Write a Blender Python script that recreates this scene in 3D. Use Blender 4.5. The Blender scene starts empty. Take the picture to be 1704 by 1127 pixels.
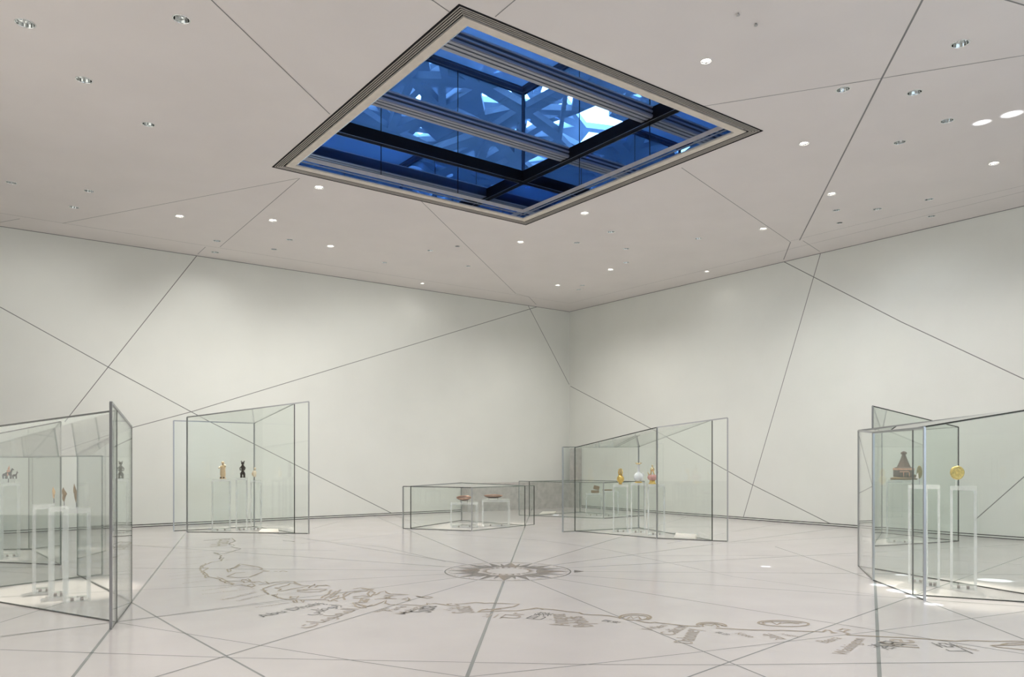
import bpy, bmesh, math, random
from mathutils import Vector, Matrix
R = random.Random(7)
C = bpy.context.scene.collection
SC = bpy.context.scene
TH = 0.6395; FPX = 1287.34; CX = 852.0; HY = 764.5; EYE = 1.6
cT, sT = math.cos(TH), math.sin(TH)
HC = 5.008 + EYE            # ceiling height
XR, YL = 17.23, 19.89       # right wall plane x, left wall plane y
X0, Y0 = -2.7, -2.4         # walls behind the camera

# ---------------------------------------------------------------- camera, world, exposure
cam_data = bpy.data.cameras.new('camera'); cam = bpy.data.objects.new('camera', cam_data); C.objects.link(cam)
cam.location = (0, 0, EYE); cam.rotation_euler = (math.pi/2, 0, -TH)
cam_data.sensor_width = 36; cam_data.lens = FPX/1704*36
cam_data.shift_x = 0; cam_data.shift_y = (HY-563.5)/1704
SC.camera = cam
SC.cycles.transparent_max_bounces = 64
SC.view_settings.view_transform = 'Standard'; SC.view_settings.look = 'None'
SC.view_settings.exposure = 0.09; SC.view_settings.gamma = 1; SC.view_settings.use_curve_mapping = False
W = bpy.data.worlds.new('world'); SC.world = W; W.use_nodes = True
W.node_tree.nodes['Background'].inputs[0].default_value = (0.82, 0.92, 1.0, 1)
W.node_tree.nodes['Background'].inputs[1].default_value = 19.0

def area(name, loc, rot, sx, sy, power, col):
    l = bpy.data.lights.new(name, 'AREA'); l.shape = 'RECTANGLE'; l.size = sx; l.size_y = sy
    l.energy = power; l.color = col
    o = bpy.data.objects.new(name, l); C.objects.link(o); o.location = loc; o.rotation_euler = rot
    return o
# area lamps added before the unseen back walls, standing in for daylight
area('daylight_fill', (8.5, Y0+0.3, 3.0), (math.radians(-90), 0, 0), 9, 4.5, 260, (0.64, 0.81, 1.0))
area('daylight_fill', (X0+0.3, 9.0, 3.0), (math.radians(90), 0, math.radians(-90)), 9, 4.5, 120, (1.0, 0.95, 0.88))
LIT_W = 232.0
CASE_W = 1400.0
WASH_W = 56.0

# ---------------------------------------------------------------- pixel -> place on a real plane
def ray(x, y):
    X, Z = (x-CX)/FPX, (HY-y)/FPX
    return Vector((X*cT+sT, -X*sT+cT, Z))
def F(x, y):
    t = EYE*FPX/(y-HY); r = ray(x, y); return Vector((r.x*t, r.y*t, 0))
def CE(x, y, dz=0):
    r = ray(x, y); t = (HC-EYE+dz)/r.z; return Vector((r.x*t, r.y*t, HC+dz))
def WL(x, y):
    r = ray(x, y); t = YL/r.y; return Vector((r.x*t, YL, EYE+r.z*t))
def WR(x, y):
    r = ray(x, y); t = XR/r.x; return Vector((XR, r.y*t, EYE+r.z*t))
def depth(p): return p.x*sT+p.y*cT
def zat(p, ytop): return EYE+(HY-ytop)/FPX*depth(p)

# ---------------------------------------------------------------- materials
M = {}
def mat(name):
    m = bpy.data.materials.new(name); m.use_nodes = True; n = m.node_tree.nodes; n.clear()
    out = n.new('ShaderNodeOutputMaterial'); M[name] = m
    return m, n, m.node_tree.links, out
def pbr(name, col, rough=0.5, metal=0.0, noise=0.0, scale=4.0, bump=0.0, bscale=60, spec=0.5, coat=0, emit=None, es=0):
    m, n, l, out = mat(name); b = n.new('ShaderNodeBsdfPrincipled'); l.new(b.outputs[0], out.inputs[0])
    b.inputs['Base Color'].default_value = (*col, 1); b.inputs['Roughness'].default_value = rough
    b.inputs['Metallic'].default_value = metal; b.inputs['Specular IOR Level'].default_value = spec
    b.inputs['Coat Weight'].default_value = coat
    if emit: b.inputs['Emission Color'].default_value = (*emit, 1); b.inputs['Emission Strength'].default_value = es
    if noise or bump:
        tc = n.new('ShaderNodeTexCoord')
    if noise:
        nz = n.new('ShaderNodeTexNoise'); nz.inputs['Scale'].default_value = scale; nz.inputs['Detail'].default_value = 6
        l.new(tc.outputs['Object'], nz.inputs['Vector'])
        r = n.new('ShaderNodeValToRGB'); l.new(nz.outputs['Fac'], r.inputs[0])
        r.color_ramp.elements[0].position = .3; r.color_ramp.elements[1].position = .7
        r.color_ramp.elements[0].color = (*[c*(1-noise) for c in col], 1); r.color_ramp.elements[1].color = (*[min(1, c*(1+noise)) for c in col], 1)
        l.new(r.outputs[0], b.inputs['Base Color'])
    if bump:
        nb = n.new('ShaderNodeTexNoise'); nb.inputs['Scale'].default_value = bscale; nb.inputs['Detail'].default_value = 4
        l.new(tc.outputs['Object'], nb.inputs['Vector'])
        bp = n.new('ShaderNodeBump'); bp.inputs['Strength'].default_value = bump; bp.inputs['Distance'].default_value = 0.01
        l.new(nb.outputs['Fac'], bp.inputs['Height']); l.new(bp.outputs[0], b.inputs['Normal'])
    return m
def clear(name, tint, refl=(1, 1, 1), ior=1.5, extra=0.0, haze=0.0, hcol=(.9, .95, 1), rough=0.0):
    """thin clear sheet: tinted transmission + fresnel reflection (+ a little milky scatter)"""
    m, n, l, out = mat(name)
    t = n.new('ShaderNodeBsdfTransparent'); t.inputs[0].default_value = (*tint, 1)
    g = n.new('ShaderNodeBsdfGlossy'); g.inputs[0].default_value = (*refl, 1); g.inputs['Roughness'].default_value = rough
    f0 = ((ior-1)/(ior+1))**2
    fr = n.new('ShaderNodeLayerWeight'); fr.inputs['Blend'].default_value = .5
    pw = n.new('ShaderNodeMath'); pw.operation = 'POWER'; pw.inputs[1].default_value = 5; l.new(fr.outputs['Facing'], pw.inputs[0])
    ad = n.new('ShaderNodeMath'); ad.operation = 'MULTIPLY_ADD'; ad.use_clamp = True; ad.inputs[1].default_value = 1-f0; ad.inputs[2].default_value = f0+extra
    l.new(pw.outputs[0], ad.inputs[0])
    base = t
    if haze:
        d = n.new('ShaderNodeBsdfDiffuse'); d.inputs[0].default_value = (*hcol, 1)
        tr = n.new('ShaderNodeBsdfTranslucent'); tr.inputs[0].default_value = (*hcol, 1)
        dm = n.new('ShaderNodeMixShader'); dm.inputs[0].default_value = .5; l.new(d.outputs[0], dm.inputs[1]); l.new(tr.outputs[0], dm.inputs[2])
        hm = n.new('ShaderNodeMixShader'); hm.inputs[0].default_value = haze
        l.new(t.outputs[0], hm.inputs[1]); l.new(dm.outputs[0], hm.inputs[2]); base = hm
    mx = n.new('ShaderNodeMixShader'); l.new(ad.outputs[0], mx.inputs[0])
    l.new(base.outputs[0], mx.inputs[1]); l.new(g.outputs[0], mx.inputs[2]); l.new(mx.outputs[0], out.inputs[0])
    return m
pbr('floor', (.60, .565, .555), .16, noise=.035, scale=1.3, spec=.55)
pbr('ceiling', (.76, .725, .70), .75, noise=.02, scale=1.0, spec=.1)
pbr('wall', (.80, .815, .765), .7, noise=.02, scale=.8, bump=.05, bscale=15, spec=.15)
pbr('wall_plain', (.62, .62, .6), .8)
pbr('joint', (.22, .22, .215), .6)
pbr('gap', (.012, .012, .012), .8)
pbr('inlay', (.25, .26, .255), .16)
pbr('bronze_text', (.43, .375, .32), .16)
pbr('bronze_inlay', (.36, .29, .215), .16)
pbr('dark_inlay', (.19, .18, .175), .16)
pbr('rose_dark', (.135, .105, .105), .16, noise=.25, scale=9)
pbr('rose_brown', (.24, .15, .10), .16, noise=.2, scale=9)
pbr('rose_bronze', (.40, .32, .25), .16)
pbr('steel', (.45, .465, .48), .3, metal=1)
pbr('dark_edge', (.045, .05, .045), .25, spec=.6)
pbr('green_edge', (.16, .19, .17), .2, spec=.6)
pbr('stone_grey', (.52, .50, .475), .8, noise=.14, scale=7, bump=.3, bscale=20)
pbr('card', (.85, .80, .74), .5)
pbr('chrome', (.86, .88, .88), .06, metal=1)
pbr('ring_white', (.7, .68, .66), .4)
pbr('lamp_on', (1, 1, 1), .5, emit=(1, .93, .84), es=14)
pbr('lamp_off', (.8, .82, .8), .1, spec=.8, coat=.5)
pbr('grille_bar', (.5, .46, .42), .35, metal=.3)
pbr('beige', (.66, .60, .52), .45, noise=.06, scale=8)
pbr('grey_metal', (.50, .50, .50), .3, metal=.6)
pbr('black', (.004, .004, .006), .6, spec=.15)
pbr('beam_light', (.36, .38, .43), .35, metal=.35)
pbr('beam_dark', (.05, .07, .11), .3, metal=.3)
pbr('dome_steel', (.42, .46, .52), .5, metal=.1, noise=.15, scale=.6)
pbr('roof_white', (.6, .62, .65), .8)
pbr('gold', (.80, .56, .18), .28, metal=1, noise=.2, scale=40, bump=.25, bscale=90)
pbr('gold_disc', (.70, .54, .20), .4, metal=.6, noise=.25, scale=60, bump=.6, bscale=70)
pbr('pale_gold', (.85, .68, .40), .25, metal=1)
pbr('ivory', (.76, .58, .36), .55, noise=.25, scale=60, bump=.4, bscale=120)
pbr('pale_ivory', (.86, .74, .54), .5, noise=.15, scale=60)
pbr('dark_wood', (.035, .025, .018), .45, noise=.3, scale=50)
pbr('old_bronze', (.20, .13, .055), .4, metal=.6, noise=.5, scale=60)
pbr('light_bronze', (.62, .42, .22), .4, metal=.5, noise=.5, scale=70)
pbr('green_bronze', (.06, .065, .045), .5, metal=.4, noise=.4, scale=50)
pbr('copper', (.78, .42, .27), .3, metal=.8, noise=.2, scale=50)
pbr('brown_carved', (.09, .048, .032), .5, metal=.2, noise=.4, scale=70, bump=.8, bscale=110)
pbr('porcelain', (.84, .86, .90), .15, coat=.4)
pbr('pink_glaze', (.66, .36, .33), .15, noise=.15, scale=25, coat=.5)
pbr('red_glaze', (.33, .10, .06), .3)
pbr('clay', (.30, .22, .14), .7, noise=.3, scale=60, bump=.5)
pbr('olive_metal', (.22, .19, .07), .4, metal=.5, noise=.4, scale=60)
pbr('magnet', (.35, .30, .28), .3, metal=.6)
clear('glass', (.972, .984, .976), ior=1.36)
clear('acrylic', (.988, .993, .992), ior=1.3)
clear('acrylic_edge', (.955, .97, .972), haze=.23, extra=.06, hcol=(1, 1, 1), rough=.08)
clear('blue_glass', (.34, .50, .70), refl=(.5, .62, .8), ior=1.45, extra=.05)
clear('blue_mirror', (.05, .2, .5), refl=(.60, .70, .84), ior=1.6, extra=.75)
clear('roof_glass', (.3, .5, .8), refl=(.4, .6, .8), haze=.45, hcol=(.40, .66, .98), ior=1.45)

# ---------------------------------------------------------------- mesh helpers
def obj(name, bm, m, parent=None, smooth=False, loc=None, rz=0, mats=None):
    me = bpy.data.meshes.new(name); bmesh.ops.recalc_face_normals(bm, faces=bm.faces)
    bm.to_mesh(me); bm.free()
    for k in (mats or [m]): me.materials.append(M[k])
    if smooth:
        for p in me.polygons: p.use_smooth = True
    o = bpy.data.objects.new(name, me); C.objects.link(o)
    if parent is not None: o.parent = parent
    if loc is not None: o.location = loc
    if rz: o.rotation_euler = (0, 0, rz)
    return o
def thing(name, label, cat, loc=(0, 0, 0), rz=0, group=None):
    o = bpy.data.objects.new(name, None); C.objects.link(o); o.location = loc; o.rotation_euler = (0, 0, rz)
    o.empty_display_size = .1; o['label'] = label; o['category'] = cat
    if group: o['group'] = group
    return o
def tag(o, label, cat, group=None):
    o['label'] = label; o['category'] = cat
    if group: o['group'] = group
    return o
def S(o, label=None):
    o['kind'] = 'structure'
    if label: o['label'] = label
    return o
def box(bm, x0, y0, z0, x1, y1, z1, mi=0):
    v = [bm.verts.new(p) for p in ((x0,y0,z0),(x1,y0,z0),(x1,y1,z0),(x0,y1,z0),(x0,y0,z1),(x1,y0,z1),(x1,y1,z1),(x0,y1,z1))]
    for f in ((0,1,2,3),(7,6,5,4),(0,4,5,1),(1,5,6,2),(2,6,7,3),(3,7,4,0)):
        bm.faces.new([v[i] for i in f]).material_index = mi
    return v
def hexa(bm, b4, t4):
    v = [bm.verts.new(p) for p in list(b4)+list(t4)]
    for f in ((0,1,2,3),(7,6,5,4),(0,4,5,1),(1,5,6,2),(2,6,7,3),(3,7,4,0)): bm.faces.new([v[i] for i in f])
def bar(bm, p, q, w, h=None, up=Vector((0, 0, 1))):
    """rectangular bar between p and q"""
    p, q = Vector(p), Vector(q); d = (q-p).normalized(); h = h or w
    s = d.cross(up)
    if s.length < 1e-4: s = Vector((1, 0, 0))
    s.normalize(); u = s.cross(d).normalized()
    a = [(-1,-1),(1,-1),(1,1),(-1,1)]
    hexa(bm, [p+s*i*w/2+u*j*h/2 for i, j in a], [q+s*i*w/2+u*j*h/2 for i, j in a])
def tube(bm, pts, rad, seg=10, cap=True):
    pts = [Vector(p) for p in pts]; n = len(pts)
    if not isinstance(rad, (list, tuple)): rad = [rad]*n
    rings = []
    for i, p in enumerate(pts):
        d = (pts[min(i+1, n-1)]-pts[max(i-1, 0)]).normalized()
        a = Vector((0, 0, 1)) if abs(d.z) < .9 else Vector((0, 1, 0))
        s = d.cross(a).normalized(); u = s.cross(d)
        rings.append([bm.verts.new(p+(s*math.cos(2*math.pi*k/seg)+u*math.sin(2*math.pi*k/seg))*rad[i]) for k in range(seg)])
    for i in range(n-1):
        for k in range(seg): bm.faces.new((rings[i][k], rings[i][(k+1) % seg], rings[i+1][(k+1) % seg], rings[i+1][k]))
    if cap: bm.faces.new(rings[0]); bm.faces.new(rings[-1])
def lathe(bm, prof, seg=20, cx=0, cy=0, sx=1, sy=1):
    rings = []
    for r, z in prof:
        rings.append([bm.verts.new((cx+sx*r*math.cos(2*math.pi*k/seg), cy+sy*r*math.sin(2*math.pi*k/seg), z)) for k in range(seg)] if r > 1e-5 else [bm.verts.new((cx, cy, z))])
    for a, b in zip(rings, rings[1:]):
        for k in range(seg):
            k2 = (k+1) % seg
            f = [a[k % len(a)], a[k2 % len(a)], b[k2 % len(b)], b[k % len(b)]]
            f = list(dict.fromkeys(f))
            if len(f) > 2: bm.faces.new(f)
def ball(bm, c, r, sx=1, sy=1, sz=1, seg=12):
    mt = Matrix.Translation(c) @ Matrix.Diagonal((sx, sy, sz, 1))
    bmesh.ops.create_uvsphere(bm, u_segments=seg, v_segments=max(6, seg//2+1), radius=r, matrix=mt)
def NB(): return bmesh.new()
def ring_rect(bm, x0, y0, x1, y1, i0, i1, z0, z1):
    """mitred rectangular ring between inset i0 and inset i1 of the rectangle"""
    def c(i): return [(x0+i, y0+i), (x1-i, y0+i), (x1-i, y1-i), (x0+i, y1-i)]
    a, b = c(i0), c(i1)
    for k in range(4):
        j = (k+1) % 4
        hexa(bm, [(*a[k], z0), (*a[j], z0), (*b[j], z0), (*b[k], z0)], [(*a[k], z1), (*a[j], z1), (*b[j], z1), (*b[k], z1)])
def strip(bm, pts, w, n, off):
    """flat inlay ribbon w wide along pts, lying in the plane with normal n, raised by off"""
    n = Vector(n); L = []
    pts = [Vector(p) for p in pts]
    for i, p in enumerate(pts):
        d = Vector((0, 0, 0))
        if i: d += (p-pts[i-1]).normalized()
        if i < len(pts)-1: d += (pts[i+1]-p).normalized()
        if d.length < 1e-6: d = (p-pts[i-1])
        s = d.normalized().cross(n).normalized()*w/2
        L.append((bm.verts.new(p+s+n*off), bm.verts.new(p-s+n*off)))
    for (a, b), (c, d) in zip(L, L[1:]): bm.faces.new((a, b, d, c))

# ---------------------------------------------------------------- room shell
bm = NB(); box(bm, X0, Y0, -.3, XR, YL, 0); floor = S(obj('floor', bm, 'floor'))
bm = NB(); box(bm, X0-.3, YL, -.3, XR+.3, YL+.3, HC+.25); wall_left = S(obj('wall_left', bm, 'wall'))
bm = NB(); box(bm, XR, Y0-.3, -.3, XR+.3, YL, HC+.25); wall_right = S(obj('wall_right', bm, 'wall'))
bm = NB(); box(bm, X0-.3, Y0-.3, -.3, X0, YL, HC+.25); S(obj('wall_back', bm, 'wall_plain'))
bm = NB(); box(bm, X0, Y0-.3, -.3, XR, Y0, HC+.25); S(obj('wall_front', bm, 'wall_plain'))

# base reveal: two thin black lines along each wall foot, a white strip between
for nm, m, z0, z1, pr in (('baseboard_left', 'wall', .012, .05, .004),):
    bm = NB(); box(bm, X0, YL-.006, .0, XR, YL, .062); bl = S(obj('baseboard_left', bm, 'wall'))
    bm = NB(); box(bm, X0, YL-.010, .045, XR, YL-.004, .062); obj('shadow_gap', bm, 'gap', bl)
    bm = NB(); box(bm, X0, YL-.010, .0, XR, YL-.004, .014); obj('shadow_gap', bm, 'gap', bl)
    bm = NB(); box(bm, XR-.006, Y0, .0, XR, YL-.01, .062); br = S(obj('baseboard_right', bm, 'wall'))
    bm = NB(); box(bm, XR-.010, Y0, .045, XR-.004, YL-.01, .062); obj('shadow_gap', bm, 'gap', br)
    bm = NB(); box(bm, XR-.010, Y0, .0, XR-.004, YL-.01, .014); obj('shadow_gap', bm, 'gap', br)
bm = NB(); bar(bm, (X0, YL-.004, HC-.004), (XR, YL-.004, HC-.004), .008, .014); S(obj('trim_1', bm, 'joint'))
bm = NB(); bar(bm, (XR-.004, Y0, HC-.004), (XR-.004, YL, HC-.004), .008, .014); S(obj('trim_2', bm, 'joint'))

# skylight outline on the ceiling plane
sx_, sy_ = -.1431, 12.5165
SA, SB = sx_*cT+sy_*sT, -sx_*sT+sy_*cT
K0, K1, K2, K3 = SA-5.4736/2, SB-5.8897/2, SA+5.4736/2, SB+5.8897/2

LIT = [(299,360,.085),(454,367,.085),(531,312,.085),(550,410,.085),(866,403,.08),(973,355,.085),(1016,449,.085),(928,475,.08),
       (1175,102,.07),(1338,239,.075),(1270,381,.08),(1384,323,.08),(1654,272,.08),(703,472,.07),(1176,452,.07)]
OFF = [(42,39,.1),(302,32,.09),(140,133,.095),(247,207,.085),(19,304,.085),(148,318,.08),(123,345,.085),(1598,73,.095),(1403,149,.085),
       (1522,154,.09),(1576,201,.085),(1497,237,.085),(1546,332,.075),(1460,348,.08),(1392,350,.07),(1397,371,.06),(1550,360,.07),
       (361,401,.08),(482,399,.07),(456,415,.07),(358,420,.085),(1017,386,.08),(960,404,.07),(1042,414,.07),(1042,437,.07),(969,475,.07),
       (716,417,.07),(761,410,.06),(640,437,.06),(779,443,.06),(963,482,.07),(1162,397,.07)]
# further lit downlights of the same ceiling behind and beside the viewpoint
HID = [(1.0, 4.0), (4.5, 1.2), (7.5, 2.0), (0.0, 8.0), (-1.0, 6.0), (10.5, -.8), (6.0, -1.0)]
def ceiling():
    bm = NB(); E = []
    def loop(pts):
        v = [bm.verts.new((x, y, HC)) for x, y in pts]
        for i in range(len(v)): E.append(bm.edges.new((v[i], v[(i+1) % len(v)])))
    loop([(X0, Y0), (XR, Y0), (XR, YL), (X0, YL)])
    loop([(K0, K1), (K2, K1), (K2, K3), (K0, K3)])
    for x, y, r in [(*CE(a, b).xy, r) for a, b, r in LIT+OFF]:
        loop([(x+r*math.cos(2*math.pi*k/16), y+r*math.sin(2*math.pi*k/16)) for k in range(16)])
    bmesh.ops.triangle_fill(bm, use_beauty=False, use_dissolve=False, edges=E)
    return bm
ceil = S(obj('ceiling', ceiling(), 'ceiling'))

def downlight(p, r, lit, label, hidden=False):
    t = thing('recessed_downlight', label, 'ceiling light', p, 0, 'lit ceiling downlights' if lit else 'unlit mirrored ceiling downlights')
    bm = NB(); lathe(bm, [(r*1.0, .003), (r*1.12, 0), (r*1.1, -.004), (r*.97, -.005), (r*.96, .004)], 24); obj('trim_ring', bm, 'ring_white' if lit else 'chrome', t, True)
    dd = .02 if lit else .11
    bm = NB(); lathe(bm, [(r*.985, 0), (r*.93, dd*.45), (r*.78, dd)], 14); obj('reflector', bm, 'chrome', t)
    bm = NB()
    if lit: lathe(bm, [(r*.8, dd+.012), (r*.8, dd-.004), (0, dd-.008)], 20); obj('lamp', bm, 'lamp_on', t, True)
    else:
        lathe(bm, [(r*.8, dd+.02), (r*.8, dd), (r*.45, dd)], 14); obj('lamp_housing', bm, 'gap', t)
        bm = NB(); lathe(bm, [(0, dd-.05), (r*.3, dd-.035), (r*.42, dd-.01), (r*.45, dd+.01)], 12); obj('bulb', bm, 'lamp_off', t, True)
    return t
def spot(parent, loc, target, power, ang, col, blend=.9, rad=.06):
    l = bpy.data.lights.new('lamp_light', 'SPOT'); l.energy = power; l.spot_size = math.radians(ang); l.spot_blend = blend
    l.color = col; l.shadow_soft_size = rad
    o = bpy.data.objects.new('lamp_light', l); C.objects.link(o)
    o.location = loc; o.rotation_euler = (Vector(target)-Vector(loc)).to_track_quat('-Z', 'Y').to_euler()
    if parent is not None:
        bpy.context.view_layer.update() if False else None
        o.parent = parent; o.matrix_parent_inverse = Matrix.Translation(-Vector(parent.location))
    return o
ORD = ['first','second','third','fourth','fifth','sixth','seventh','eighth','ninth','tenth','eleventh','twelfth','thirteenth','fourteenth','fifteenth','sixteenth','seventeenth','eighteenth','nineteenth','twentieth']
def rankname(i, n):
    if i == 0: return 'furthest left of its kind'
    if i == n-1: return 'furthest right of its kind'
    return ORD[i]+' counted from the left' if i < n/2 else ORD[n-1-i]+' counted from the right'
for k, (x, y, r) in enumerate(sorted(LIT)):
    p = CE(x, y)
    t = downlight(p, r, True, 'glowing round recessed downlight in the pale ceiling, '+rankname(k, len(LIT)))
    spot(t, p-Vector((0, 0, .03)), p-Vector((0, 0, 3)), LIT_W*(.03 if x in (703, 1176) else 1), 150, (1, .965, .925), 1.0)
offobj = {}
for k, (x, y, r) in enumerate(sorted(OFF)):
    offobj[(x, y)] = downlight(CE(x, y), r, False, 'unlit mirrored round recessed downlight in the ceiling, '+rankname(k, len(OFF)))
for x, y in HID:
    spot(None, (x, y, HC-.09), (x, y, 0), LIT_W, 150, (1, .965, .925), 1.0)
for k, (x, y) in enumerate(((1228, 22), (1258, 39))):
    bm = NB(); lathe(bm, [(0, -.03), (.02, -.028), (.022, -.02), (.01, -.018), (.01, 0)], 12)
    tag(obj('fire_sprinkler', bm, 'grey_metal', None, True, CE(x, y)), ('tiny round ceiling nozzle, the upper one of two near the top edge', 'tiny round ceiling nozzle, the lower one of two near the top edge')[k], 'sprinkler', 'ceiling nozzles')

# ---------------------------------------------------------------- joints drawn over ceiling and walls
def lines(parent, proj, segs, n, m, name):
    for s in segs:
        w = s[-1]; bm = NB(); strip(bm, [proj(*p) for p in s[:-1]], w, n, .0015); obj(name, bm, m, parent)
w0 = .014
cj = Vector((0, 0, 0))
dL = YL-CE(103, 371).y; dR = XR-CE(1560, 354).x
lines(ceil, CE, [
    ((350,-2),(549,190),.016), ((700,334),(858,488.5),(880,494),w0), ((880,494),(892,506.5),w0), ((497,296.5),(104,371.5),w0), ((499,296.5),(366,411),w0),
    ((0,370),(33,364),w0), ((1134,279),(1315.5,403),w0), ((1315.5,403),(1304,432),.02), ((1172,176.5),(1468,130),(1704,92),w0),
    ((1536,-2),(1468,129),(1330.5,400),.024), ((1336,400.5),(1364,418.5),w0), ((1672,-1),(1706,9),.02), ((718,-1),(748,20),w0), ((824,27.7),(858,-1),w0),
    ((342,411),(329,423),w0), ((1704,308.5),(1500,356),(1316,401),.008)], (0, 0, -1), 'joint', 'joint_line')
bm = NB(); strip(bm, [(X0, YL-dL, HC), (XR-dR, YL-dL, HC), (XR-dR, Y0, HC)], .012, (0, 0, -1), .0012); obj('joint_line', bm, 'joint', ceil)
lines(wall_left, WL, [
    ((0,511),(180,611),(345,700),(655,856),.018), ((108,702),(180,611),(328,425),.018), ((893,511),(320,685),(212,714),(60,764),.016),
    ((879,509),(947,640),.018)], (0, -1, 0), 'joint', 'joint_line')
lines(wall_right, WR, [
    ((949.5,643),(1096,720),(1250,806),(1382,872),.018), ((1303,435),(1500,536),(1706,632),.018), ((1366,420),(1300,646),(1237,861),.018),
    ((1622,866),(1706,792),.018)], (-1, 0, 0), 'joint', 'joint_line')

# ---------------------------------------------------------------- floor inlay
RC = F(845, 950.6); RC.z = 0
def floor_line(pts, w, m='inlay', off=.0012): bm = NB(); strip(bm, pts, w, (0, 0, 1), off); obj('inlay_line', bm, m, floor)
dirT = (F(777, 1127)-RC); a0 = math.atan2(dirT.y, dirT.x)
def clip(p, d):
    t = 99
    if d.x > 1e-6: t = min(t, (XR-p.x)/d.x)
    if d.x < -1e-6: t = min(t, (X0-p.x)/d.x)
    if d.y > 1e-6: t = min(t, (YL-p.y)/d.y)
    if d.y < -1e-6: t = min(t, (Y0-p.y)/d.y)
    return t
for k in range(16):
    a = a0+k*math.pi/8; d = Vector((math.cos(a), math.sin(a), 0)); r0 = .93
    floor_line([RC+d*r0, RC+d*clip(RC, d)], .03 if k in (0,) else (.024 if k == 8 else .014), off=.0011+.00004*k)
for pts, w in [(((110,1141),(309,887)), .024), (((147,967),(219,1003),(310,1055.5),(440,1127)), .02), (((0,1081.5),(384,1095)), .013), (((384,1095),(960,1106)), .011),
               (((194,1036.5),(443,1076),(590,1100),(775,1127)), .011), (((960,1106),(1204,1107)), .011), (((1204,1107),(1706,1101.5)), .014), (((1110,1140),(1203,1106),(1458,1014.5),(1704,926)), .016),
               (((775,1127),(960,1108),(1155,1086.5),(1320,1066.8),(1457.5,1051),(1704,1018)), .011), (((1456,966),(1464,1135)), .03), (((1290,910),(1400,947),(1456,967)), .012), (((1541,1001),(1613,1028.5),(1704,1064.5)), .018),
               (((0,1059),(194,1035.5),(400,1010),(485,1000)), .011), (((0,1036.5),(107,1003)), .011),
               (((430,890),(640,911),(742,935)), .010), (((212,908),(560,917)), .009), (((520,880),(566,868)), .01), (((500,905),(690,886),(860,878)), .009), (((1110,905),(1250,880),(1300,872)), .009),
               (((655,858),(700,874),(745,886)), .01), (((1210,905),(1420,893),(1700,900)), .009), (((1040,925),(1450,925),(1700,940)), .009), (((740,889),(905,900),(1010,915),(1220,960),(1455,990)), .009)]:
    floor_line([F(*p) for p in pts], w, off=.0009)

# compass rose
rose = NB(); R0 = .905
def annulus(bm, r0, r1, z, n=72):
    a = [bm.verts.new((r0*math.cos(2*math.pi*k/n), r0*math.sin(2*math.pi*k/n), z)) for k in range(n)]
    b = [bm.verts.new((r1*math.cos(2*math.pi*k/n), r1*math.sin(2*math.pi*k/n), z)) for k in range(n)]
    for k in range(n): bm.faces.new((a[k], a[(k+1) % n], b[(k+1) % n], b[k]))
annulus(rose, R0-.018, R0, .0018)
rose_o = obj('compass_rose', rose, 'rose_dark', floor, loc=RC, rz=a0)
bm = NB(); annulus(bm, .445, .46, .0018); annulus(bm, .30, .312, .0018); annulus(bm, .47, .478, .0018); obj('inner_ring', bm, 'rose_bronze', rose_o)
for k in range(16):
    a = k*math.pi/8
    for (r0, r1, hw, m) in ((.42, .885, .125, 'rose_dark') if k % 2 == 0 else (.46, .88, .075, 'rose_dark'),):
        if k % 4 == 2: hw *= .95
        bm = NB(); d = Vector((math.cos(a), math.sin(a), 0)); s = Vector((-d.y, d.x, 0))
        z = Vector((0, 0, .0022))
        v = [bm.verts.new(q+z) for q in (d*r1, d*(r0)+s*hw, d*(r0-.02))]; bm.faces.new(v).material_index = 0
        v = [bm.verts.new(q+z) for q in (d*r1, d*(r0)-s*hw, d*(r0-.02))]; bm.faces.new(v).material_index = 1 if k % 4 == 0 else 0
        obj('star_point', bm, None, rose_o, mats=[m, 'rose_brown'])
    for e in (-1, 1):
        b2 = a+e*math.pi/16; d = Vector((math.cos(b2), math.sin(b2), 0)); s = Vector((-d.y, d.x, 0)); z = Vector((0, 0, .0019))
        if e == 1:
            bm = NB(); v = [bm.verts.new(q+z) for q in (d*.76, d*.48+s*.035, d*.46, d*.48-s*.035)]; bm.faces.new(v); obj('minor_point', bm, 'rose_dark', rose_o)
            bm = NB(); strip(bm, [d*.80+s*.02+z, d*.83+s*.05+z, d*.85+z, d*.82-s*.04+z], .012, (0, 0, 1), 0); obj('numeral', bm, 'rose_bronze', rose_o)
n24 = NB()
for k in range(24):
    a = k*math.pi/12; d = Vector((math.cos(a), math.sin(a), 0)); s = Vector((-d.y, d.x, 0)); z = Vector((0, 0, .002))
    n24.faces.new([n24.verts.new(q+z) for q in (d*.40, d*.31+s*.028, d*.31-s*.028)])
obj('inner_teeth', n24, 'rose_brown', rose_o)
# the small arrow head east of the rose
bm = NB(); strip(bm, [F(956, 951.5), F(957, 951.5)], .10, (0, 0, 1), .001); bm.free()
bm = NB(); bm.faces.new([bm.verts.new(F(*p)+Vector((0, 0, .0022))) for p in ((955.5, 949.3), (955.5, 953.2), (972, 951.3))]); obj('arrow_head', bm, 'rose_dark', floor)

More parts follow.
